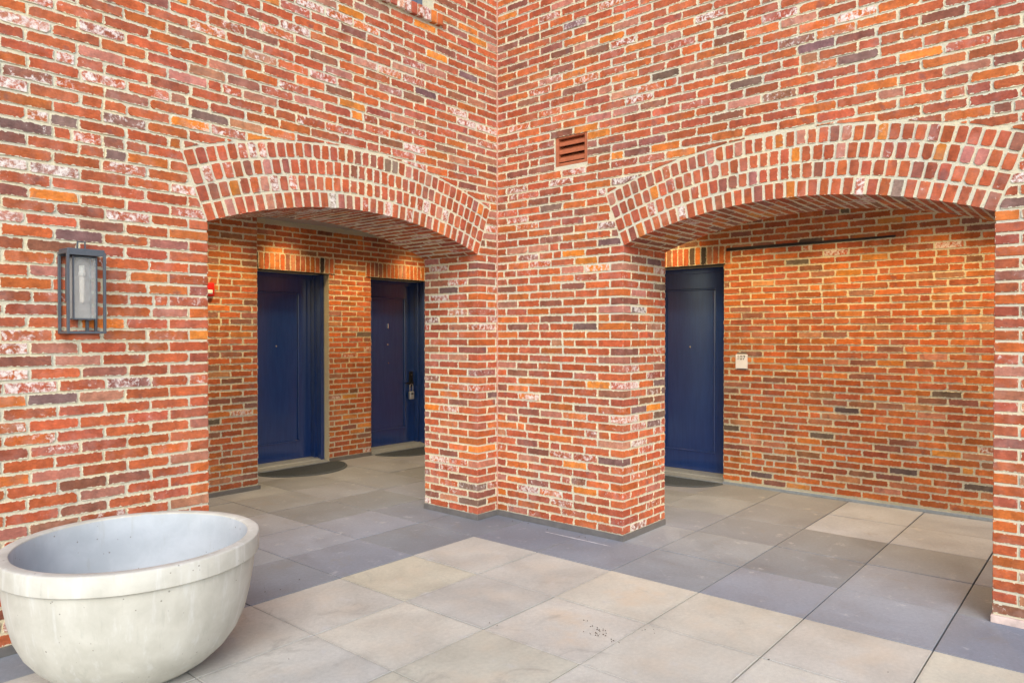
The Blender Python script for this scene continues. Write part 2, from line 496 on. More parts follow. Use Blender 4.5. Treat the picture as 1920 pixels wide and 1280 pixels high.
class Wall:
    """collects bricks, keeps the 300 that show largest as objects, joins the rest"""
    def __init__(self, name, origin, U, Nrm, label, cat):
        self.root = empty(name, origin)
        tag(self.root, label, cat)
        self.R = Matrix((U, Nrm, (0, 0, 1))).transposed().to_4x4()       # wall-local (u, n, z) -> parent space
        self.W = Matrix.Translation(origin) @ self.R
        self.items = []
        self.parts = {}
    def plate(self, poly, mat4, tint, name='brick', part=None, npts=15):
        self.items.append(dict(poly=poly, m=mat4, t=tint, name=name, part=part, npts=npts, solid=None))
    def solid(self, corners, tint, name='brick', part=None):
        self.items.append(dict(poly=None, m=Matrix.Identity(4), t=tint, name=name, part=part, solid=corners))
    def area(self, it):
        if it['solid']:
            P = [self.W @ Vector(c) for c in it['solid']]
            q = [project(p_) for p_ in P]
            if any(a is None for a in q): return 0
            xs, ys = [a[0] for a in q], [a[1] for a in q]
            A = (max(xs) - min(xs)) * (max(ys) - min(ys))
        else:
            mm = self.W @ it['m']
            P = [mm @ Vector((x, 0, z)) for x, z in it['poly']]
            nrm = (mm.to_3x3() @ Vector((0, 1, 0)))
            if nrm.dot(CAM_POS - P[0]) <= 0: return 0
            q = [project(p_) for p_ in P]
            if any(a is None for a in q): return 0
            A = abs(sum(q[i - 1][0] * q[i][1] - q[i][0] * q[i - 1][1] for i in range(len(q)))) / 2
        cx, cy = sum(a[0] for a in q) / len(q), sum(a[1] for a in q) / len(q)
        return A if -20 < cx < 1940 and -10 < cy < 1330 else 0
    def finish(self, limit=300):
        byname = {}
        for it in self.items:
            it['a'] = self.area(it)
            byname.setdefault(it['name'], []).append(it)
        for nm, lst in byname.items():
            lst.sort(key=lambda i: -i['a'])
            vis = [i for i in lst if i['a'] > 0]
            ind = vis[:limit]
            ids = set(map(id, ind))
            rest = [i for i in lst if id(i) not in ids]
            for it in ind:
                par = it['part'] or self.root
                if it['solid']:
                    c = sum((Vector(v) for v in it['solid']), Vector()) / 8
                    V, F, uv, half = hexa_geo([Vector(v) - c for v in it['solid']])
                    me = bpy.data.meshes.new(nm)
                    me.from_pydata(V, [], F)
                    put_uv(me, uv, half)
                    me.materials.append(M['brick'])
                    mt = self.R @ Matrix.Translation(c)
                else:
                    xs, zs = [q[0] for q in it['poly']], [q[1] for q in it['poly']]
                    w, h = max(xs) - min(xs), max(zs) - min(zs)
                    isrect = len(it['poly']) == 4 and abs(it['poly'][0][0] - it['poly'][3][0]) < 1e-6 and abs(it['poly'][1][0] - it['poly'][2][0]) < 1e-6
                    c = Vector(((max(xs) + min(xs)) / 2, 0, (max(zs) + min(zs)) / 2))
                    if isrect: me = variant(w, h)
                    else: me = plate_mesh(nm, [(q[0] - c.x, q[1] - c.z) for q in it['poly']], it['npts'])
                    mt = self.R @ it['m'] @ Matrix.Translation(c)
                    if isrect and rnd.random() < 0.5: mt = mt @ Matrix.Rotation(math.pi, 4, 'Y')
                o = bpy.data.objects.new(nm, me)
                COL.objects.link(o)
                o.parent = par
                o.matrix_local = mt
                o.color = it['t']
            if rest:
                V, F, uv, half, tint = [], [], [], [], []
                for it in rest:
                    if it['solid']:
                        v, f, u, h = hexa_geo([Vector(c_) for c_ in it['solid']])
                        mt = self.R
                    else:
                        v, f, u, h = plate_geo(it['poly'], min(it['npts'], 12))
                        h = [h] * len(v)
                        mt = self.R @ it['m']
                    b = len(V)
                    V += [tuple(mt @ Vector(q)) for q in v]
                    F += [[b + i for i in q] for q in f]
                    uv += u
                    half += h
                    tint += [it['t']] * len(v)
                me = bpy.data.meshes.new('brickwork')
                me.from_pydata(V, [], F)
                put_uv(me, uv, half)
                ca = me.color_attributes.new('tint', 'FLOAT_COLOR', 'POINT')
                ca.data.foreach_set('color', [x for t in tint for x in t])
                o = link('brickwork', me, M['brick_field'], rest[0]['part'] or self.root)
                o['kind'] = 'stuff'
                o['label'] = 'remaining smaller bricks of this wall'

def lay_course(u0, u1, phase, jit=0.004):
    """cells of a running-bond course in [u0,u1]"""
    cuts = []
    i = math.floor((u0 - phase) / MOD)
    while True:
        c = phase + i * MOD + rnd.uniform(-jit, jit)
        i += 1
        if c >= u1: break
        if c > u0: cuts.append(c)
    e = [u0] + cuts + [u1]
    if len(e) > 2 and e[1] - e[0] < 0.055: e.pop(1)
    if len(e) > 2 and e[-1] - e[-2] < 0.055: e.pop(-2)
    j = JT / 2
    out = []
    for n_, (a, b) in enumerate(zip(e, e[1:])):
        a2 = a + (j if n_ else 0)
        b2 = b - (j if n_ < len(e) - 2 else 0)
        if b2 - a2 > 0.18 and rnd.random() < 0.05:          # a broken brick patched with two bats
            mid = a2 + (b2 - a2) * rnd.uniform(0.35, 0.65)
            out += [(a2, mid - j), (mid + j, b2)]
        else: out.append((a2, b2))
    return out

IDM = Matrix.Identity(4)
def add_rect(w, a, b, z0, z1, pal, sm=1.0, name='brick'):
    a, b = a + rnd.uniform(-.002, .002), b + rnd.uniform(-.002, .002)
    dz = rnd.uniform(-.0015, .0015)
    hh = rnd.uniform(-.0015, .0015)
    w.plate([(a, z0 + dz - hh), (b, z0 + dz - hh), (b, z1 + dz + hh), (a, z1 + dz + hh)], IDM, pick_tint(pal, sm), name)

def core(wall, u0, u1, z0, z1, T, arch=None, holes=(), name='mortar_bed'):
    """the solid wall behind the bricks, arch and openings cut through it"""
    bm = bmesh.new()
    us = {u0, u1}
    for (a, b, c, d) in holes: us |= {a, b}
    if arch is not None:
        us |= {arch + RI * math.sin(-PHI + 2 * PHI * i / 32) for i in range(33)}
    us = sorted(us)
    def low(u):
        if arch is not None and abs(u - arch) <= HALF + 1e-6:
            return ZC + math.sqrt(max(0, RI ** 2 - (u - arch) ** 2))
        return z0
    def quad(*pts):
        bm.faces.new([bm.verts.new(q) for q in pts])
    for a, b in zip(us, us[1:]):
        mid = (a + b) / 2
        inside = arch is not None and abs(mid - arch) < HALF
        la, lb = (low(a), low(b)) if inside else (z0, z0)
        hs = sorted([(c, d) for (p_, q_, c, d) in holes if p_ <= mid <= q_])
        cur = (la, lb)
        for c, d in hs + [(z1, None)]:
            if c > max(cur) + 1e-6:
                quad((a, 0, cur[0]), (b, 0, cur[1]), (b, 0, c), (a, 0, c))
                quad((b, -T, cur[1]), (a, -T, cur[0]), (a, -T, c), (b, -T, c))
            cur = (d, d)
        quad((a, 0, z1), (b, 0, z1), (b, -T, z1), (a, -T, z1))
    for (a, b, c, d) in holes:
        quad((a, 0, c), (a, -T, c), (a, -T, d), (a, 0, d))
        quad((b, -T, c), (b, 0, c), (b, 0, d), (b, -T, d))
        quad((a, 0, d), (a, -T, d), (b, -T, d), (b, 0, d))
        if c > z0 + 1e-6: quad((a, -T, c), (a, 0, c), (b, 0, c), (b, -T, c))
    for u in ((arch - HALF, arch + HALF) if arch is not None else ()):
        quad((u, 0, z0), (u, -T, z0), (u, -T, SPRING), (u, 0, SPRING))
    for u in (u0, u1):
        quad((u, 0, z0), (u, -T, z0), (u, -T, z1), (u, 0, z1))
    bmesh.ops.remove_doubles(bm, verts=bm.verts[:], dist=1e-5)
    bmesh.ops.transform(bm, matrix=wall.R, verts=bm.verts[:])
    me = bm_mesh(bm, name)
    return link(name, me, M['mortar'], wall.root)

def soffit_part(wall, arch, T):
    """mortar face of the arch barrel: the arch part that carries its bricks"""
    bm = bmesh.new()
    prev = None
    for i in range(41):
        t = -PHI + 2 * PHI * i / 40
        u, z = arch + (RI - 0.0) * math.sin(t), ZC + RI * math.cos(t)
        cur = (bm.verts.new((u, 0.0, z)), bm.verts.new((u, -T, z)),)
        if prev: bm.faces.new((prev[0], cur[0], cur[1], prev[1]))
        prev = cur
    bmesh.ops.transform(bm, matrix=wall.R, verts=bm.verts[:])
    o = link('arch', bm_mesh(bm, 'arch'), M['mortar'], wall.root)
    o['label'] = 'segmental brick arch of four header rings'
    return o

def build_arch(wall, arch, T, pal, part):
    ring_lists = []
    for k in range(4):
        r0, r1 = RI + RING * k + (0 if k == 0 else JT * .62), RI + RING * (k + 1) - JT * .62
        rm = (r0 + r1) / 2
        n = int(round(2 * PHI * rm / 0.0672))
        da = 2 * PHI / n
        g = JT * .68 / rm
        for i in range(n):
            t0, t1 = -PHI + da * i + g * (0.6 if i == 0 else 1), -PHI + da * (i + 1) - g * (0.6 if i == n - 1 else 1)
            t0 += rnd.uniform(-.0006, .0006); t1 += rnd.uniform(-.0006, .0006)
            ra, rb = r0 + rnd.uniform(-.003, .003), r1 + rnd.uniform(-.004, .003)
            P = lambda r, t: (arch + r * math.sin(t), ZC + r * math.cos(t))
            tint = pick_tint(pal, 0.85)
            if k == 0:
                dep = 0.205 if i % 2 else 0.098
                ra = RI - 0.0035
                pr = 0.0035
                a, b, c, d = P(ra, t0), P(ra, t1), P(rb, t1), P(rb, t0)
                wall.solid([(a[0], -dep, a[1]), (b[0], -dep, b[1]), (b[0], pr, b[1]), (a[0], pr, a[1]),
                            (d[0], -dep, d[1]), (c[0], -dep, c[1]), (c[0], pr, c[1]), (d[0], pr, d[1])], tint, 'arch_brick', part)
                # soffit stretchers running back through the wall
                y = -dep - JT
                tm = (t0 + t1) / 2
                w_ = RI * (t1 - t0)
                while y > -T + 0.02:
                    ln = min(0.205, y + T - 0.002)
                    if ln < 0.03: break
                    cu, cz = P(RI, tm)
                    # plate frame: x -> depth (-n), y -> down the radius, z -> tangent
                    X = Vector((0, -1, 0)); Y = Vector((-math.sin(tm), 0, -math.cos(tm))); Zt = X.cross(Y)
                    mt = Matrix((X, Y, Zt)).transposed().to_4x4()
                    mt.translation = Vector((cu, y - ln / 2, cz)) - Y * .0028
                    wall.plate(rect(ln, w_ - (.006 if arch > 0 else 0)), mt, pick_tint(ALCOVE, 1.2 if arch > 0 else 0.6), 'arch_brick', part, 12)
                    y -= ln + JT
            else:
                wall.plate([P(ra, t0), P(ra, t1), P(rb, t1), P(rb, t0)], IDM, tint, 'arch_brick', part, 13)

def ext_z(u, arch):
    d = abs(u - arch)
    r = RO + JT * .6
    return ZC + math.sqrt(r * r - d * d)
U_OUT = (RO) * math.sin(PHI)
Z_OUT = ZC + RO * math.cos(PHI)
def clip_arch(a, b, z0, z1, arch):
    """pieces of the cell (a,b,z0,z1) outside the arch rings"""
    if z0 > ZC + RO + JT or z1 < SPRING + .002: return [[(a, z0), (b, z0), (b, z1), (a, z1)]]
    if b < arch - U_OUT - .02 or a > arch + U_OUT + .02: return [[(a, z0), (b, z0), (b, z1), (a, z1)]]
    out = []
    n = 8
    us = [a + (b - a) * i / n for i in range(n + 1)]
    # above the extrados
    lo = []
    for u in us:
        d = abs(u - arch)
        lo.append(max(z0, ext_z(u, arch)) if d <= U_OUT + .012 else z0)
    keep = [i for i in range(n + 1) if lo[i] < z1 - 0.004 and (abs(us[i] - arch) <= U_OUT + .012 or z0 > Z_OUT)]
    if len(keep) >= 2 and keep[-1] - keep[0] + 1 == len(keep):
        k = [keep[0]] + [i for i in keep[1:-1] if (i - keep[0]) % 2 == 0] + [keep[-1]]
        pol = [(us[i], lo[i]) for i in k] + [(us[keep[-1]], z1), (us[keep[0]], z1)]
        if us[keep[-1]] - us[keep[0]] > 0.02: out.append(pol)
    if out and abs(us[keep[0]] - a) < 1e-6 and abs(us[keep[-1]] - b) < 1e-6: return out
    # outside / under the skewback
    def xlim(z):          # distance from arch centre of the skewback at height z
        return min(U_OUT, HALF + (z - SPRING) * (U_OUT - HALF) / (Z_OUT - SPRING)) + JT * .8
    zt = min(z1, Z_OUT + 0.03)
    for s_ in (-1, 1):
        if s_ < 0:
            e0, e1 = min(b, arch - xlim(z0)), min(b, arch - xlim(z1))
            if min(e0, e1) - a > 0.015 and a < arch: out.append([(a, z0), (e0, z0), (e1, z1), (a, z1)])
        else:
            e0, e1 = max(a, arch + xlim(z0)), max(a, arch + xlim(z1))
            if b - max(e0, e1) > 0.015 and b > arch: out.append([(e0, z0), (b, z0), (b, z1), (e1, z1)])
    return out

def facade(wall, u_corner, sgn, u_end, arch, T, top, holes, pal, quoin_near):
    """running-bond field with an arch; sgn gives the way u runs from the inner corner"""
    jn, jf = arch - sgn * HALF, arch + sgn * HALF        # near (corner side) and far jamb
    K = int((top - Z1) / H)
    for k in range(K + 1):
        z0, z1 = course(k)
        ph = arch + (MOD / 2 if k % 2 else 0) + rnd.uniform(-.012, .012)
        zm = (z0 + z1) / 2
        if z1 < SPRING + .002:
            long_ = k % 2 == 0
            fa, ra = (0.2135, 0.102) if long_ else (0.102, 0.2135)
            segs = []
            for jamb, dirn in ((jn, -sgn), (jf, sgn)):
                e = jamb + dirn * fa
                a, b = sorted((jamb - dirn * PROUD, e))
                tint = pick_tint(pal)
                wall.solid([(a, -ra, z0), (b, -ra, z0), (b, PROUD, z0), (a, PROUD, z0),
                            (a, -ra, z1), (b, -ra, z1), (b, PROUD, z1), (a, PROUD, z1)], tint)
                # reveal bricks going back
                y = -ra - JT
                while y > -T + .02:
                    ln = min(0.2135, y + T - 0.002)
                    if ln < .03: break
                    Y = Vector((-dirn, 0, 0)); X = Vector((0, 1, 0)) if dirn > 0 else Vector((0, -1, 0))
                    mt = Matrix((X, Y, Vector((0, 0, 1)))).transposed().to_4x4()
                    mt.translation = Vector((jamb, y - ln / 2, zm))
                    wall.plate(rect(ln, z1 - z0), mt, pick_tint(pal), 'jamb_brick')
                    y -= ln + JT
            segs = [sorted((u_corner, jn - sgn * (fa + JT))), sorted((jf + sgn * (fa + JT), u_end))]
            cells = [c for s_ in segs for c in lay_course(s_[0], s_[1], ph)]
        else:
            s_ = sorted((u_corner, u_end))
            cuts = [s_]
            for (ha, hb, hc, hd) in holes:
                if z1 > hc + .012 and z0 < hd - .012:
                    nc = []
                    for a, b in cuts:
                        if hb <= a or ha >= b: nc.append((a, b)); continue
                        if ha - .004 > a: nc.append((a, ha - .004))
                        if hb + .004 < b: nc.append((hb + .004, b))
                    cuts = nc
            cells = [c for q in cuts for c in lay_course(q[0], q[1], ph)]
        for a, b in cells:
            for pol in clip_arch(a, b, z0, z1, arch):
                if len(pol) == 4 and pol[0][0] == a and pol[1][0] == b and pol[2][0] == b and pol[3][0] == a:
                    add_rect(wall, a, b, z0, z1, pal)
                else:
                    wall.plate(pol, IDM, pick_tint(pal))

TH = 0.63
TOP = 5.0
# ------------------------------------------------------------------ ground and paving
g = bmesh.new()
for x0, x1, y0, y1 in ((-300, 300, -300, 300),):
    vsq = [g.verts.new(q) for q in ((x0, y0, -0.06), (x1, y0, -0.06), (x1, y1, -0.06), (x0, y1, -0.06))]
    g.faces.new(vsq)
ground = link('ground', bm_mesh(g, 'ground'), M['ground'])
tag(ground, kind='structure')
pav = boxes('pavement', [((-2.45, -3.5, -0.058), (9.2, 9.3, -0.030))], M['bedding'])
tag(pav, kind='structure')
TS = 0.61
bm = bmesh.new()
bm_box(bm, (-TS / 2 + .0030, -TS / 2 + .0037, -0.028), (TS / 2 - .0030, TS / 2 - .0037, 0.0))
bmesh.ops.bevel(bm, geom=[e for e in bm.edges if all(v.co.z > -.001 for v in e.verts)], offset=0.0018, segments=1, affect='EDGES')
paver_me = bm_mesh(bm, 'paver')
paver_me.materials.append(M['paver'])
r2 = random.Random(5)
for i in range(-6, 15):                 # i: along y, j: along x (grid lines at x = 0.61 j, y = 0.3025 + 0.61 i)
    for j in range(-4, 15):
        x, y = (j + .5) * TS, 0.3025 + (i + .5) * TS
        if x > 9 or y > 9 or y < -3.4: continue
        k = r2.uniform(0.93, 1.07)
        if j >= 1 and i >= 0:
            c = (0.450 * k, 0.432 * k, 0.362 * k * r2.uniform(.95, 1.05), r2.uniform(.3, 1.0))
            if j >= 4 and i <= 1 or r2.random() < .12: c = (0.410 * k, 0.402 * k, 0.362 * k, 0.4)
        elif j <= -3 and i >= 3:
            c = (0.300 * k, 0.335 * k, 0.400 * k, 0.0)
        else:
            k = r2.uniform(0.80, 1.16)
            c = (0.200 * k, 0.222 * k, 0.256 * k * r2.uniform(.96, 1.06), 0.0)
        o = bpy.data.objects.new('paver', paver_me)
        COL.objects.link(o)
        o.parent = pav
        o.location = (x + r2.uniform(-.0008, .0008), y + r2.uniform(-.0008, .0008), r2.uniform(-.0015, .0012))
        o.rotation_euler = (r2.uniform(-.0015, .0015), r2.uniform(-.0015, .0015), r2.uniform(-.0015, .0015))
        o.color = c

# ------------------------------------------------------------------ left facade  (plane y = 0, u = x)
ARL = 1.3875
wl = Wall('brick_wall', Vector((0, 0, 0)), (1, 0, 0), (0, 1, 0),
          'left courtyard wall of reclaimed red brick with an arch onto two blue doors', 'wall')
WIN = (0.738, 1.70, 3.985, TOP - .06)
SILL = (0.662, 1.78, 3.890, 3.985)
core(wl, 0.0, 5.3, 0.0, TOP, TH, ARL, [WIN])
al = soffit_part(wl, ARL, TH)
# push the barrel mortar a hair below the core's own cut
al.location = (0, 0, -0.0012)
facade(wl, 0.011, 1, 5.29, ARL, TH, TOP - .04, [WIN, SILL], FACADE, None)
build_arch(wl, ARL, TH, ARCHP, al)
# ------------------------------------------------------------------ right facade (plane x = 0, u = -y)
ARR = -2.3795
wr = Wall('brick_wall', Vector((0, 0, 0)), (0, -1, 0), (1, 0, 0),
          'right courtyard wall of reclaimed red brick with an arch onto one blue door', 'wall')
VENT = (-0.918, -0.611, 2.840, 3.078)
core(wr, -5.3, 0.0, 0.0, TOP, TH, ARR, [VENT])
ar = soffit_part(wr, ARR, TH)
ar.location = (0, 0, -0.0012)
facade(wr, -0.011, -1, -5.29, ARR, TH, TOP - .04, [VENT], FACADE, None)
build_arch(wr, ARR, TH, ARCHP, ar)
# inner corner sealant joint (belongs to the right wall)
box('corner_sealant', (0.0, 0.0, 0.046), (0.011, 0.0105, TOP), M['caulk'], wr.root)

# ------------------------------------------------------------------ alcove walls
def back_wall(wall, u0, u1, top, T, doors, pal, sm=0.55, extra_holes=()):
    """doors: list of (u_a, u_b) openings up to DTOP with a soldier-course lintel"""
    holes = [(a, b, 0.0, DTOP) for a, b in doors]
    core(wall, u0, u1, 0.0, top, T, None, holes)
    K = int((top - Z1) / H) + 1
    for k in range(K):
        z0, z1 = course(k)
        z1 = min(z1, top)
        if z1 - z0 < .012: continue
        ph = (MOD * .5 if k % 2 else 0) + .03 + rnd.uniform(-.012, .012)
        cuts = [(u0, u1)]
        for a, b in doors:
            la, lb = (a, b) if z1 < DTOP + .004 else (a - .072, b + .072)
            if z1 > LTOP + .004: continue
            nc = []
            for p_, q_ in cuts:
                if lb <= p_ or la >= q_: nc.append((p_, q_)); continue
                if la - .004 > p_: nc.append((p_, la - (.0 if z1 < DTOP + .004 else .010)))
                if lb + .004 < q_: nc.append((lb + (.0 if z1 < DTOP + .004 else .010), q_))
            cuts = nc
        for a, b in cuts:
            for c in lay_course(a, b, ph):
                add_rect(wall, c[0], c[1], z0, z1, pal, sm)
    for a, b in doors:
        n = int(round((b - a + .144) / 0.0665))
        w_ = (b - a + .144) / n
        for i in range(n):
            ua = a - .072 + w_ * i
            t = pick_tint(pal, sm)
            if rnd.random() < .10: t = (.03, .025, .022, .1)
            dz = rnd.uniform(-.002, .002)
            wall.plate([(ua + .005, DTOP + .009 + dz), (ua + w_ - .005, DTOP + .009 + dz), (ua + w_ - .005, LTOP + dz), (ua + .005, LTOP + dz)], IDM, t, 'lintel_brick')
DTOP = course(33)[1]           # 2.175 -> raised below to the lintel line measured in the photograph
DTOP = course(34)[1]
LTOP = course(37)[1]
CEIL = 2.80
YB, XB, YP, XP = -3.20, -2.44, -2.47, 0.775
D1, D2, D3 = (-0.585, 0.457), (-2.253, -1.213), (-0.11, 0.93)
wb = Wall('brick_wall', Vector((0, YB, 0)), (1, 0, 0), (0, 1, 0),
          'rear brick wall of the left arcade, holding two blue doors', 'wall')
back_wall(wb, XB, XP, CEIL, 0.32, [D1, D2], ALCOVE)
wp = Wall('brick_pier', Vector((0, YP, 0)), (1, 0, 0), (0, 1, 0),
          'projecting brick pier beside the left blue door, red alarm on it', 'pier')
back_wall(wp, XP, 3.2, CEIL, 0.72, [], ALCOVE)
wc = Wall('brick_wall', Vector((XB, 0, 0)), (0, -1, 0), (1, 0, 0),
          'rear brick wall of the right arcade, carrying the 107 sign', 'wall')
back_wall(wc, -5.3, -YB, CEIL, 0.32, [(-D3[1], -D3[0])], ALCOVE)
for w_ in (wl, wr, wb, wp, wc): w_.finish()

# dark steel angle over the door heads and a black bar painting an open slot's shade
for (a, b), w_ in ((D1, wb), (D2, wb)):
    box('steel_lintel', (a - .085, -.09, DTOP - .004), (b + .07, .007, DTOP + .006), M['steel_dark'], w_.root)
box('steel_lintel', (-.09, D3[0] - .07, DTOP - .004), (.007, D3[1] + .012, DTOP + .006), M['steel_dark'], wc.root)
bm = bmesh.new()
q = []
for y, za, zb in ((0.953, 2.368, 2.399), (1.6, 2.372, 2.399), (2.2, 2.374, 2.396), (2.51, 2.377, 2.396)):
    q.append([bm.verts.new((x, y, z)) for x, z in ((-.02, za), (.0075, za), (.0075, zb), (-.02, zb))])
for A, B in zip(q, q[1:]):
    for i in range(4): bm.faces.new((A[i], A[(i + 1) % 4], B[(i + 1) % 4], B[i]))
bm.faces.new(q[0]); bm.faces.new(q[-1][::-1])
link('slot_shade', bm_mesh(bm, 'slot_shade'), M['steel_dark'], wc.root)['label'] = 'thin black bar painting the shade of an open slot in the brick joint'

# base flashing, butted at the corners
FH = 0.044
def flash(parent, a, b, mat='flashing'): box('base_flashing', a, b, M[mat], parent, 0.0015)
f = 0.013
flash(wl.root, (0.0 + f, 0.0, 0), (0.245 - f, f, FH))                      # corner pier, left face
flash(wl.root, (0.245 - f, -TH - .004, 0), (0.245 + .012, f, FH))      # jamb of the left arch
jl = wl.root.children[-1]
flash(wl.root, (2.53 + .0, 0.0, 0), (5.3, f, FH))
flash(wr.root, (0.0, 0.0 + f, 0), (f, 1.233 + .0, FH))
flash(wr.root, (-TH - .004, 1.233, 0), (f, 1.233 + .014, FH))
flash(wb.root, (D2[1] + .0, 0, 0), (D1[0], f, FH))
flash(wb.root, (XB + f, 0, 0), (D2[0], f, FH))
flash(wb.root, (D1[1], 0, 0), (XP - .002, f, FH))
flash(wp.root, (XP - .02, 0, 0), (3.2, .02, FH * .9))
flash(wc.root, (0, D3[1], 0), (f, 5.3, FH * .62), 'threshold')
flash(wc.root, (0, YB + f, 0), (f, D3[0], FH * .62), 'threshold')
o = box('plinth', (-.30, 3.526 - .012, 0.0), (.022, 5.3, 0.040), M['plinth'], wr.root, .004)
o['label'] = 'low pinkish stone plinth under the right jamb'

# arcade ceilings
c1 = boxes('ceiling', [((XB - .3, YB - .3, CEIL), (3.3, -TH + .001, CEIL + .14))], M['plaster'])
tag(c1, kind='structure')
c2 = boxes('ceiling', [((XB - .3, -TH + .002, CEIL), (-TH + .001, 5.3, CEIL + .14))], M['plaster'])
tag(c2, kind='structure')

# ------------------------------------------------------------------ recessed downlights (lit; their glint shows in the base flashing)
def downlight(x, y, label, watt):
    r = empty('recessed_downlight', (x, y, CEIL))
    tag(r, label, 'downlight', 'warm downlights in the arcade ceilings')
    bm = bmesh.new()
    lathe(bm, [(0.085, 0.0), (0.085, -0.006), (0.066, -0.008), (0.060, -0.001), (0.060, 0.0)], 24)
    link('trim_ring', bm_mesh(bm, 'trim_ring', True), M['socket'], r)
    bm = bmesh.new()
    lathe(bm, [(0.0, -0.0035), (0.060, -0.0035)], 24)
    link('lens', bm_mesh(bm, 'lens'), M['glow'], r)
    l = bpy.data.lights.new('downlight_lamp', 'SPOT')
    l.energy = watt
    l.color = (1.0, 0.67, 0.31)
    l.spot_size = math.radians(124)
    l.spot_blend = 0.9
    l.shadow_soft_size = 0.06
    lo = bpy.data.objects.new('downlight_lamp', l)
    COL.objects.link(lo)
    lo.parent = r
    lo.location = (0, 0, -0.02)
for n_, y in enumerate((0.40, 1.20, 2.00, 2.80, 3.60)):
    downlight(-2.09 if n_ == 0 else -1.86, y, ('first', 'second', 'third', 'fourth', 'fifth')[n_] + ' warm ceiling downlight of the right arcade, counted from its door', 36 if n_ == 0 else 52)
for n_, x in enumerate((0.05, -0.90, -1.85)):
    downlight(x, -2.64 if n_ == 1 else -2.85, 'warm ceiling downlight ' + ('above the door beside the brick pier', 'between the two left arcade doors', 'above the door with the lockbox')[n_], 62 if n_ == 1 else 30)
for n_, x in enumerate((1.10, 1.95)):
    downlight(x, -1.90, 'warm ceiling downlight before the brick pier, ' + ('next to the alarm', 'further from the doors')[n_], 52)

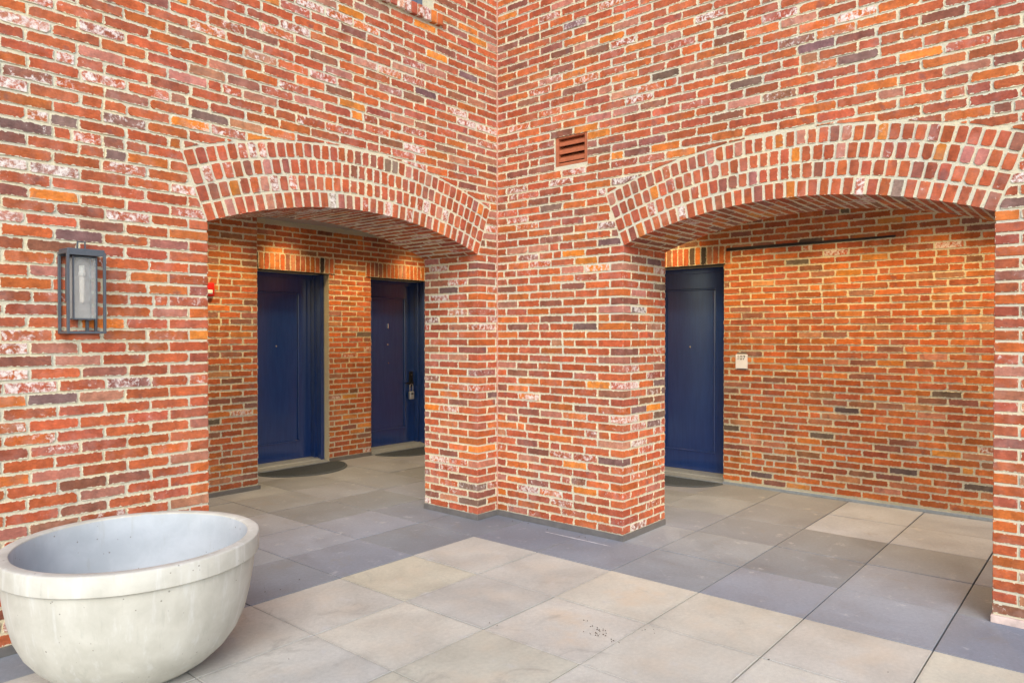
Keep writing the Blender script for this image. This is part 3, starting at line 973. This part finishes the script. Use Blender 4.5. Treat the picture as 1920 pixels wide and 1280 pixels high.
# ------------------------------------------------------------------ doors
REC, FRW = 0.28, 0.060
def door(loc, rotz, width, label, extras):
    """origin at the opening's centre on the wall face; local x along the wall, y outwards"""
    r = empty('door', loc)
    r.rotation_euler = (0, 0, rotz)
    tag(r, label, 'door', 'navy arcade doors')
    hw = width / 2
    lw = hw - FRW
    yl = -REC                                   # face of the leaf
    top = DTOP + .004
    # stepped frame
    fl = []
    for s_ in (-1, 1):
        a, b = sorted((s_ * hw, s_ * (hw - .045)))
        fl.append(((a, -.160, 0.012), (b, -.100, top)))
        a, b = sorted((s_ * hw, s_ * (hw - .030)))
        fl.append(((a, -.205, 0.012), (b, -.161, top)))
        a, b = sorted((s_ * hw, s_ * lw))
        fl.append(((a, yl - .05, 0.012), (b, -.206, top)))
    fl.append(((-lw + .001, yl + .0015, top - .06), (lw - .001, yl + .032, top - .001)))
    for s_ in (-1, 1):                          # rebate behind the leaf
        a, b = sorted((s_ * hw, s_ * (lw - .02)))
        fl.append(((a, yl - .070, .012), (b, yl - .0515, top - .002)))
    fl.append(((-lw + .021, yl - .070, .012), (lw - .021, yl - .0515, .075)))
    boxes('door_frame', fl, M['door'], r, .003)
    # leaf with one large sunk panel and a raised moulding round it
    z0, z1 = 0.044, top - .002
    pa, pb, pz0, pz1 = -.30, .30, 0.245, z1 - .22
    bm = bmesh.new()
    bm_box(bm, (-lw + .004, yl - .044, z0), (lw - .004, yl - .012, z1))
    for a, b in (((-lw + .004, yl - .012, z0), (pa, yl, z1)), ((pb, yl - .012, z0), (lw - .004, yl, z1)),
                 ((pa, yl - .012, z0), (pb, yl, pz0)), ((pa, yl - .012, pz1), (pb, yl, z1))):
        bm_box(bm, a, b)
    link('leaf', bm_mesh(bm, 'leaf'), M['door'], r)
    mw = .022
    bm = bmesh.new()
    for (a0, a1, b0, b1) in ((pa, pb, pz0, pz0 + mw), (pa, pb, pz1 - mw, pz1), (pa, pa + mw, pz0 + mw, pz1 - mw), (pb - mw, pb, pz0 + mw, pz1 - mw)):
        bm_box(bm, (a0, yl - .0115, b0), (a1, yl + .010, b1), .007)
    link('panel_moulding', bm_mesh(bm, 'panel_moulding'), M['door'], r)
    # sloping sill
    bm = bmesh.new()
    P = [(-REC - .04, .004), (.018, .004), (.018, .014), (-.10, .024), (-.12, .034), (-REC + .004, .042), (-REC - .04, .042)]
    A = [bm.verts.new((-hw + .001, y, z)) for y, z in P]
    B = [bm.verts.new((hw - .001, y, z)) for y, z in P]
    for i in range(len(P)): bm.faces.new((A[i], B[i], B[(i + 1) % len(P)], A[(i + 1) % len(P)]))
    bm.faces.new(A); bm.faces.new(B[::-1])
    link('threshold', bm_mesh(bm, 'threshold'), M['threshold'], r)
    # pale sealant bead where the frame meets the brick
    boxes('sealant_bead', [((s_ * hw - .006, -.0995, .02), (s_ * hw + .003, -.088, top - .01)) for s_ in (-1, 1)], M['threshold'], r)
    # peephole
    bm = bmesh.new()
    lathe(bm, [(0.0, 0.006), (0.007, 0.006), (0.0105, 0.003), (0.0105, 0.0)], 16)
    bmesh.ops.rotate(bm, verts=bm.verts[:], matrix=Matrix.Rotation(-math.pi / 2, 3, 'X'))
    link('peephole', bm_mesh(bm, 'peephole', True), M['chrome'], r, (0, yl - .012 , 1.386))
    ks = extras.get('knob_side', 1)
    # lever set
    kx = ks * (lw - .07)
    bm = bmesh.new()
    bm_box(bm, (kx - .033, yl, .80), (kx + .033, yl + .022, 1.01), .008)
    ho = link('lock_plate', bm_mesh(bm, 'lock_plate'), M['black_metal'], r)
    bm = bmesh.new()
    bm_box(bm, (kx - .013, yl + .022, .842), (kx + .013, yl + .060, .868), .004)
    bm_box(bm, (min(kx, kx - ks * .115), yl + .045, .846), (max(kx, kx - ks * .115) + .012, yl + .062, .864), .005)
    link('lever', bm_mesh(bm, 'lever'), M['black_metal'], ho)
    bm = bmesh.new()
    lathe(bm, [(0.0, 0.004), (0.006, 0.003), (0.0075, 0.0)], 12)
    bmesh.ops.rotate(bm, verts=bm.verts[:], matrix=Matrix.Rotation(-math.pi / 2, 3, 'X'))
    link('key_cylinder', bm_mesh(bm, 'key_cylinder'), M['chrome'], ho, (kx, yl + .0225, .965))
    if extras.get('knocker'):
        bm = bmesh.new()
        bm_box(bm, (-.006, yl - .012, 1.600), (.006, yl + .004, 1.668), .003)
        link('door_knocker', bm_mesh(bm, 'door_knocker'), M['chrome'], r)
        bm = bmesh.new()
        lathe(bm, [(0.0, 0.004), (0.006, 0.003), (0.007, 0.0)], 12)
        bmesh.ops.rotate(bm, verts=bm.verts[:], matrix=Matrix.Rotation(-math.pi / 2, 3, 'X'))
        link('screw', bm_mesh(bm, 'screw'), M['chrome'], r, (-.01, yl - .011, 1.138))
    return r, kx, yl
dA, _, _ = door(((D1[0] + D1[1]) / 2, YB, 0), 0, D1[1] - D1[0],
     'navy blue panelled door next to the brick pier, peephole at centre', {'knob_side': 1})
dB, kxB, ylB = door(((D2[0] + D2[1]) / 2, YB, 0), 0, D2[1] - D2[0],
     'navy blue door with black lock and lockbox, partly behind the corner pier', {'knob_side': -1, 'knocker': True})
dC, _, _ = door((XB, (D3[0] + D3[1]) / 2, 0), -math.pi / 2, D3[1] - D3[0],
     'navy blue panelled door left of the 107 sign', {'knob_side': 1})

# lock box hanging from the lever of the middle door
lx, ly = (D2[0] + D2[1]) / 2 + kxB + .03, YB + ylB + .053
lb = empty('key_lock_box', (lx, ly, 0.735))
tag(lb, 'small silver key lock box hanging from the door lever', 'lock box')
bm = bmesh.new()
bm_box(bm, (-.036, -.018, -.10), (.036, .022, .005), .008)
link('case', bm_mesh(bm, 'case'), M['lockbox'], lb)
box('dial_window', (-.02, .0221, -.035), (.02, .024, -.015), M['black_metal'], lb)
bm = bmesh.new()
path = []
for i in range(13):
    t = math.pi * i / 12
    path.append(Vector((.026 * math.cos(t), 0, .085 + .026 * math.sin(t))))
path = [Vector((.026, 0, 0))] + path + [Vector((-.026, 0, 0))]
prev = None
for i, q in enumerate(path):
    d = (path[min(i + 1, len(path) - 1)] - path[max(i - 1, 0)]).normalized()
    s_ = Vector((0, 1, 0)); t_ = d.cross(s_)
    ring = [bm.verts.new(q + (s_ * math.cos(a) + t_ * math.sin(a)) * .0052) for a in [2 * math.pi * k / 8 for k in range(8)]]
    if prev:
        for k in range(8): bm.faces.new((prev[k], prev[(k + 1) % 8], ring[(k + 1) % 8], ring[k]))
    prev = ring
link('shackle', bm_mesh(bm, 'shackle', True), M['chrome'], lb)

# ------------------------------------------------------------------ door mats (half-round ribbed rubber)
def door_mat(loc, rotz, rx, ry, label):
    r = empty('door_mat', loc)
    r.rotation_euler = (0, 0, rotz)
    tag(r, label, 'door mat', 'half-round door mats')
    bm = bmesh.new()
    n = 40
    rim = [(rx * math.cos(math.pi * i / n), ry * math.sin(math.pi * i / n)) for i in range(n + 1)]
    lo = [bm.verts.new((x, y, 0.0)) for x, y in rim]
    hi = [bm.verts.new((x * .985, y * .98 + .004, 0.010)) for x, y in rim]
    m_ = len(rim)
    for i in range(m_):
        bm.faces.new((lo[i], lo[(i + 1) % m_], hi[(i + 1) % m_], hi[i]))
    bm.faces.new(hi)
    link('backing', bm_mesh(bm, 'backing'), M['mat'], r)
    bm = bmesh.new()
    k = -rx + .05
    while k < rx - .05:
        yy = ry * math.sqrt(max(0, 1 - (k / rx) ** 2)) - .04
        if yy > .05: bm_box(bm, (k, .03, .0101), (k + .009, yy, .0145))
        k += .019
    link('rib', bm_mesh(bm, 'rib'), M['mat'], r)['kind'] = 'stuff'
door_mat(((D1[0] + D1[1]) / 2 - .06, YB + .05, .002), 0, .56, .54, 'dark half-round mat before the door beside the brick pier')
door_mat(((D2[0] + D2[1]) / 2 - .02, YB + .05, .002), 0, .52, .45, 'dark half-round mat before the door with the lockbox')
door_mat((XB + .05, (D3[0] + D3[1]) / 2, .002), -math.pi / 2, .54, .42, 'dark half-round mat before the door left of the 107 sign')

# ------------------------------------------------------------------ wall lantern
LX0, LX1, LD, LZ0, LZ1 = 3.124, 3.302, 0.135, 1.530, 1.935
ln = empty('wall_lantern', ((LX0 + LX1) / 2, 0.0, LZ0))
tag(ln, 'grey metal box lantern with pale glass on the left wall', 'lantern')
hw, hh = (LX1 - LX0) / 2, LZ1 - LZ0
yb0 = 0.006
t = .0125
bars = []
for sx in (-1, 1):
    a, b = sorted((sx * hw, sx * (hw - t)))
    for y in (yb0, LD - t):
        bars.append(((a, y, 0), (b, y + t, hh)))
    bars.append(((a, yb0 + t, 0), (b, LD - t, t)))
    bars.append(((a, yb0 + t, hh - t), (b, LD - t, hh)))
for y in (yb0, LD - t):
    bars.append(((-hw + t, y, 0), (hw - t, y + t, t)))
    bars.append(((-hw + t, y, hh - t * 1.5), (hw - t, y + t, hh)))
boxes('outer_frame', bars, M['frame_grey'], ln, .0012)
boxes('roof_cap', [((-hw + .004, yb0 + .004, hh - .004), (hw - .004, LD - .004, hh + .014))], M['frame_grey'], ln, .004)
boxes('hanging_loop', [((-.020, .060, hh + .014), (-.014, .066, hh + .050)), ((.014, .060, hh + .014), (.020, .066, hh + .050)), ((-.020, .060, hh + .050), (.020, .066, hh + .056))], M['frame_grey'], ln)
boxes('back_plate', [((-.055, .0045, .16), (.055, .016, hh - .06))], M['frame_grey'], ln, .002)
boxes('bracket', [((-.045, .0165, .012), (-.032, .030, .075)), ((-.045, .016, .066), (-.032, .060, .075))], M['frame_grey'], ln)
iw, y0, y1, iz0, iz1 = .056, .026, .112, .070, hh - .022
t2 = .007
fr = []
for sx in (-1, 1):
    a, b = sorted((sx * iw, sx * (iw - t2)))
    for y in (y0, y1 - t2): fr.append(((a, y, iz0), (b, y + t2, iz1)))
    fr.append(((a, y0 + t2, iz0), (b, y1 - t2, iz0 + t2)))
for y in (y0, y1 - t2): fr.append(((-iw + t2, y, iz0), (iw - t2, y + t2, iz0 + t2)))
fr.append(((-iw + t2, y0 + t2, iz1 - t2), (iw - t2, y1 - t2, iz1)))
boxes('inner_frame', fr, M['frame_grey'], ln)
for nm, a, b in (('glass_pane', (-iw + t2, y1 - .005, iz0 + t2), (iw - t2, y1 - .002, iz1 - t2)),
                 ('glass_pane', (-iw + .002, y0 + t2, iz0 + t2), (-iw + .005, y1 - t2, iz1 - t2)),
                 ('glass_pane', (iw - .005, y0 + t2, iz0 + t2), (iw - .002, y1 - t2, iz1 - t2))):
    box(nm, a, b, M['seeded_glass'], ln)
box('back_reflector', (-iw + t2, y0 + .001, iz0 + t2), (iw - t2, y0 + .004, iz1 - t2), M['reflector'], ln)
bm = bmesh.new()
lathe(bm, [(0, .098), (.012, .098), (.013, .07), (.015, .065), (.015, .045), (.0, .045)], 20)
link('socket', bm_mesh(bm, 'socket', True), M['socket'], ln, (0, .068, iz1 - .17 + .03))
bm = bmesh.new()
lathe(bm, [(0, -.135), (.006, -.134), (.011, -.125), (.012, -.02), (.011, 0.0), (0, 0)], 20)
link('bulb', bm_mesh(bm, 'bulb', True), M['bulb_glass'], ln, (0, .068, iz1 - .095))

# ------------------------------------------------------------------ louvred vent
vr = empty('wall_vent', (0, (0.611 + 0.918) / 2, VENT[2]))
tag(vr, 'terracotta louvred vent set in the right wall above the corner pier', 'vent')
vw, vh = (0.918 - 0.611) / 2 - .003, VENT[3] - VENT[2] - .004
fw = .026
bm = bmesh.new()
for a, b in (((-.09, -vw, .002), (-.004, -vw + fw, vh)), ((-.09, vw - fw, .002), (-.004, vw, vh)),
             ((-.09, -vw + fw, .002), (-.0045, vw - fw, .002 + .024)), ((-.09, -vw + fw, vh - .018), (-.0045, vw - fw, vh))):
    bm_box(bm, a, b, .0015)
link('frame', bm_mesh(bm, 'frame'), M['vent'], vr)
ns = 3
for i in range(ns):
    bm = bmesh.new()
    zc = .026 + (vh - .048) * (i + .55) / ns
    P = [(-.012, zc - .024), (-.012, zc - .004), (-.015, zc + .001), (-.060, zc + .042), (-.064, zc + .036), (-.024, zc - .024)]
    A = [bm.verts.new((x, -vw + fw + .001, z)) for x, z in P]
    B = [bm.verts.new((x, vw - fw - .001, z)) for x, z in P]
    for k in range(len(P)): bm.faces.new((A[k], B[k], B[(k + 1) % len(P)], A[(k + 1) % len(P)]))
    bm.faces.new(A); bm.faces.new(B[::-1])
    link('slat', bm_mesh(bm, 'slat'), M['vent'], vr)
box('cavity_back', (-.10, -vw, .002), (-.0905, vw, vh), M['vent_dark'], vr)

# ------------------------------------------------------------------ fire alarm strobe
fa = empty('fire_alarm', (1.285, YP + .004, 1.876))
tag(fa, 'red fire alarm strobe on the brick pier inside the left arch', 'fire alarm')
bm = bmesh.new()
bm_box(bm, (-.058, 0, 0), (.058, .040, .130), .014)
link('housing', bm_mesh(bm, 'housing', True), M['red'], fa)
bm = bmesh.new()
bm_box(bm, (-.034, .032, .024), (.036, .046, .062), .006)
link('strobe_lens', bm_mesh(bm, 'strobe_lens', True), M['strobe'], fa)
box('rim', (-.040, .036, .070), (.040, .0425, .075), M['red'], fa, .002)

# ------------------------------------------------------------------ door number sign
sg = empty('door_sign', (XB, 1.119, 1.183))
tag(sg, 'square pale sign reading 107 on the right arcade wall', 'sign')
boxes('plate', [((.004, -.061, 0), (.013, .061, .141))], M['sign'], sg, .0015)
boxes('backing', [((.0035, -.050, -.012), (.007, .050, .160))], M['flashing'], sg)
cu = bpy.data.curves.new('number', 'FONT')
cu.body = '107'
cu.size = .060
cu.align_x = 'CENTER'
cu.extrude = .0006
to = bpy.data.objects.new('number_text', cu)
COL.objects.link(to)
dg = bpy.context.evaluated_depsgraph_get()
tm = bpy.data.meshes.new_from_object(to.evaluated_get(dg))
bpy.data.objects.remove(to, do_unlink=True)
tm.materials.clear()
no = link('number', tm, M['ink'], sg, (.0138, -.004, .088))
no.rotation_euler = (math.pi / 2, 0, math.pi / 2)

# ------------------------------------------------------------------ window with rowlock brick sill (top of the left wall)
wv = empty('window', ((WIN[0] + WIN[1]) / 2, 0, WIN[2]))
tag(wv, 'blue-grey window with brick sill high on the left wall', 'window')
wx = (WIN[1] - WIN[0]) / 2
wh = WIN[3] - WIN[2]
boxes('frame', [((-wx, -.20, 0), (-wx + .05, -.12, wh)), ((wx - .05, -.20, 0), (wx, -.12, wh)), ((-wx + .05, -.20, 0), (wx - .05, -.12, .045)), ((-wx + .05, -.20, wh - .05), (wx - .05, -.12, wh)),
                ((-wx + .05, -.195, .045), (-wx + .085, -.15, wh - .05)), ((wx - .085, -.195, .045), (wx - .05, -.15, wh - .05)), ((-.02, -.195, .045), (.02, -.14, wh - .05))], M['winframe'], wv)
box('pane', (-wx + .085, -.178, .045), (-.02, -.172, wh - .05), M['window_glass'], wv)
box('pane', (.02, -.178, .045), (wx - .085, -.172, wh - .05), M['window_glass'], wv)
box('room_wall', (-wx - .3, -.9, -.3), (wx + .3, -.88, wh + .3), M['room'], wv)
n = 17
for i in range(n):
    a = SILL[0] + (SILL[1] - SILL[0]) * i / n - (WIN[0] + WIN[1]) / 2
    b = a + (SILL[1] - SILL[0]) / n - .009
    V, F, uv, half = hexa_geo([(a, -.13, .0 - .093), (b, -.13, -.093), (b, .036, -.093), (a, .036, -.093), (a, -.13, .008), (b, -.13, .008), (b, .036, -.004), (a, .036, -.004)], .005, .003)
    me = bpy.data.meshes.new('sill_brick')
    me.from_pydata(V, [], F)
    put_uv(me, uv, half)
    o = link('sill_brick', me, M['brick'], wv)
    o.color = pick_tint(FACADE, 1.8)
box('sill_mortar', (SILL[0] - (WIN[0] + WIN[1]) / 2 + .004, -.14, -.092), (SILL[1] - (WIN[0] + WIN[1]) / 2 - .004, .026, -.006), M['mortar'], wv)

# ------------------------------------------------------------------ concrete bowl planter
PX, PY, PR, PZ = 3.176, 0.595, 0.534, 0.591
pl = empty('bowl_planter', (PX, PY, 0))
tag(pl, 'large empty round concrete bowl planter below the lantern', 'planter')
bm = bmesh.new()
prof = [(0, .004), (.19, .004), (.235, .002), (.275, .014), (.335, .052), (.395, .108), (.440, .170), (.472, .240), (.492, .320), (.506, .400), (.515, .470), (.518, .497), (.520, .503)]
lip = [(.520, .503), (.531, .506), (.5345, .509), (.535, .513), (.535, .583), (.5335, .588), (.529, .5915), (.527, .592), (.487, .592), (.4835, .590), (.481, .585),
       (.474, .50), (.462, .40), (.440, .30), (.405, .215), (.35, .145), (.27, .098), (.15, .078), (0, .075)]
lathe(bm, prof + lip[1:], 128)
def dict_in(z):      # radius half-way between the bowl's inner and outer skins at height z
    for (ra_, za_), (rb_, zb_) in zip(lip[11:], lip[12:]):
        if zb_ <= z <= za_: return rb_ + (ra_ - rb_) * (z - zb_) / max(1e-6, za_ - zb_) + .012
    return 0.0
for v in bm.verts:
    k = 1 + .0018 * math.sin(3 * math.atan2(v.co.y, v.co.x) + v.co.z * 9) + .0012 * math.sin(11 * math.atan2(v.co.y, v.co.x) + 2)
    v.co.x *= k; v.co.y *= k
for f_ in bm.faces:
    c_ = f_.calc_center_median()
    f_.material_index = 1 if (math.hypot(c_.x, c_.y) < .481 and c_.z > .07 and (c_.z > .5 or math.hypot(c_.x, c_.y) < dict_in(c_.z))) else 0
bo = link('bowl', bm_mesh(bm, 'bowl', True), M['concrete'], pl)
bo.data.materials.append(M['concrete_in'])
bo.data.set_sharp_from_angle(angle=math.radians(32))

# ------------------------------------------------------------------ crumbs of dry leaves and a painted streak of sunlight on the paving
bm = bmesh.new()
r3 = random.Random(3)
for cx, cy, n, sx, sy in ((1.463, 2.0, 22, .05, .035), (1.52, 2.12, 5, .02, .03), (1.40, 1.86, 2, .02, .02), (1.30, 2.18, 4, .03, .03), (1.75, 1.52, 2, .01, .02),
                          (.05, .5, 5, .03, .4), (.12, 1.0, 4, .03, .2), (2.2, .12, 5, .3, .05), (-.5, -2.3, 3, .5, .3), (2.6, 1.3, 3, .3, .2), (3.2, 2.2, 4, .5, .5), (.9, 3.2, 3, .4, .4)):
    for _ in range(n):
        x, y = cx + r3.gauss(0, sx * .6), cy + r3.gauss(0, sy * .9)
        s_ = r3.uniform(.002, .0058)
        a = r3.uniform(0, 3.14)
        c_ = bmesh.ops.create_cone(bm, cap_ends=True, segments=5, radius1=s_, radius2=s_ * .5, depth=.003)
        bmesh.ops.scale(bm, verts=c_['verts'], vec=(1.0, r3.uniform(.3, .7), 1))
        bmesh.ops.rotate(bm, verts=c_['verts'], matrix=Matrix.Rotation(a, 3, 'Z'))
        bmesh.ops.translate(bm, verts=c_['verts'], vec=(x, y, .0032))
o = link('leaf_crumbs', bm_mesh(bm, 'leaf_crumbs'), M['debris'])
tag(o, 'dark leaf crumbs scattered on a tan paver', 'debris', kind='stuff')

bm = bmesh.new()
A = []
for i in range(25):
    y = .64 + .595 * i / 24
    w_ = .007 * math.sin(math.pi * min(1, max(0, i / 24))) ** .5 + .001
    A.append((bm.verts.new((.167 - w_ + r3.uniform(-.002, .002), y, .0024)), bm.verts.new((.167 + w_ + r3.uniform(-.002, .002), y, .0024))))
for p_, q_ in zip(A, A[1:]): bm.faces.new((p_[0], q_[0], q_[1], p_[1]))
o = link('sun_streak', bm_mesh(bm, 'sun_streak'), M['painted_sun'])
tag(o, 'thin painted line of sunlight on the grey paving before the corner pier', 'painted light')
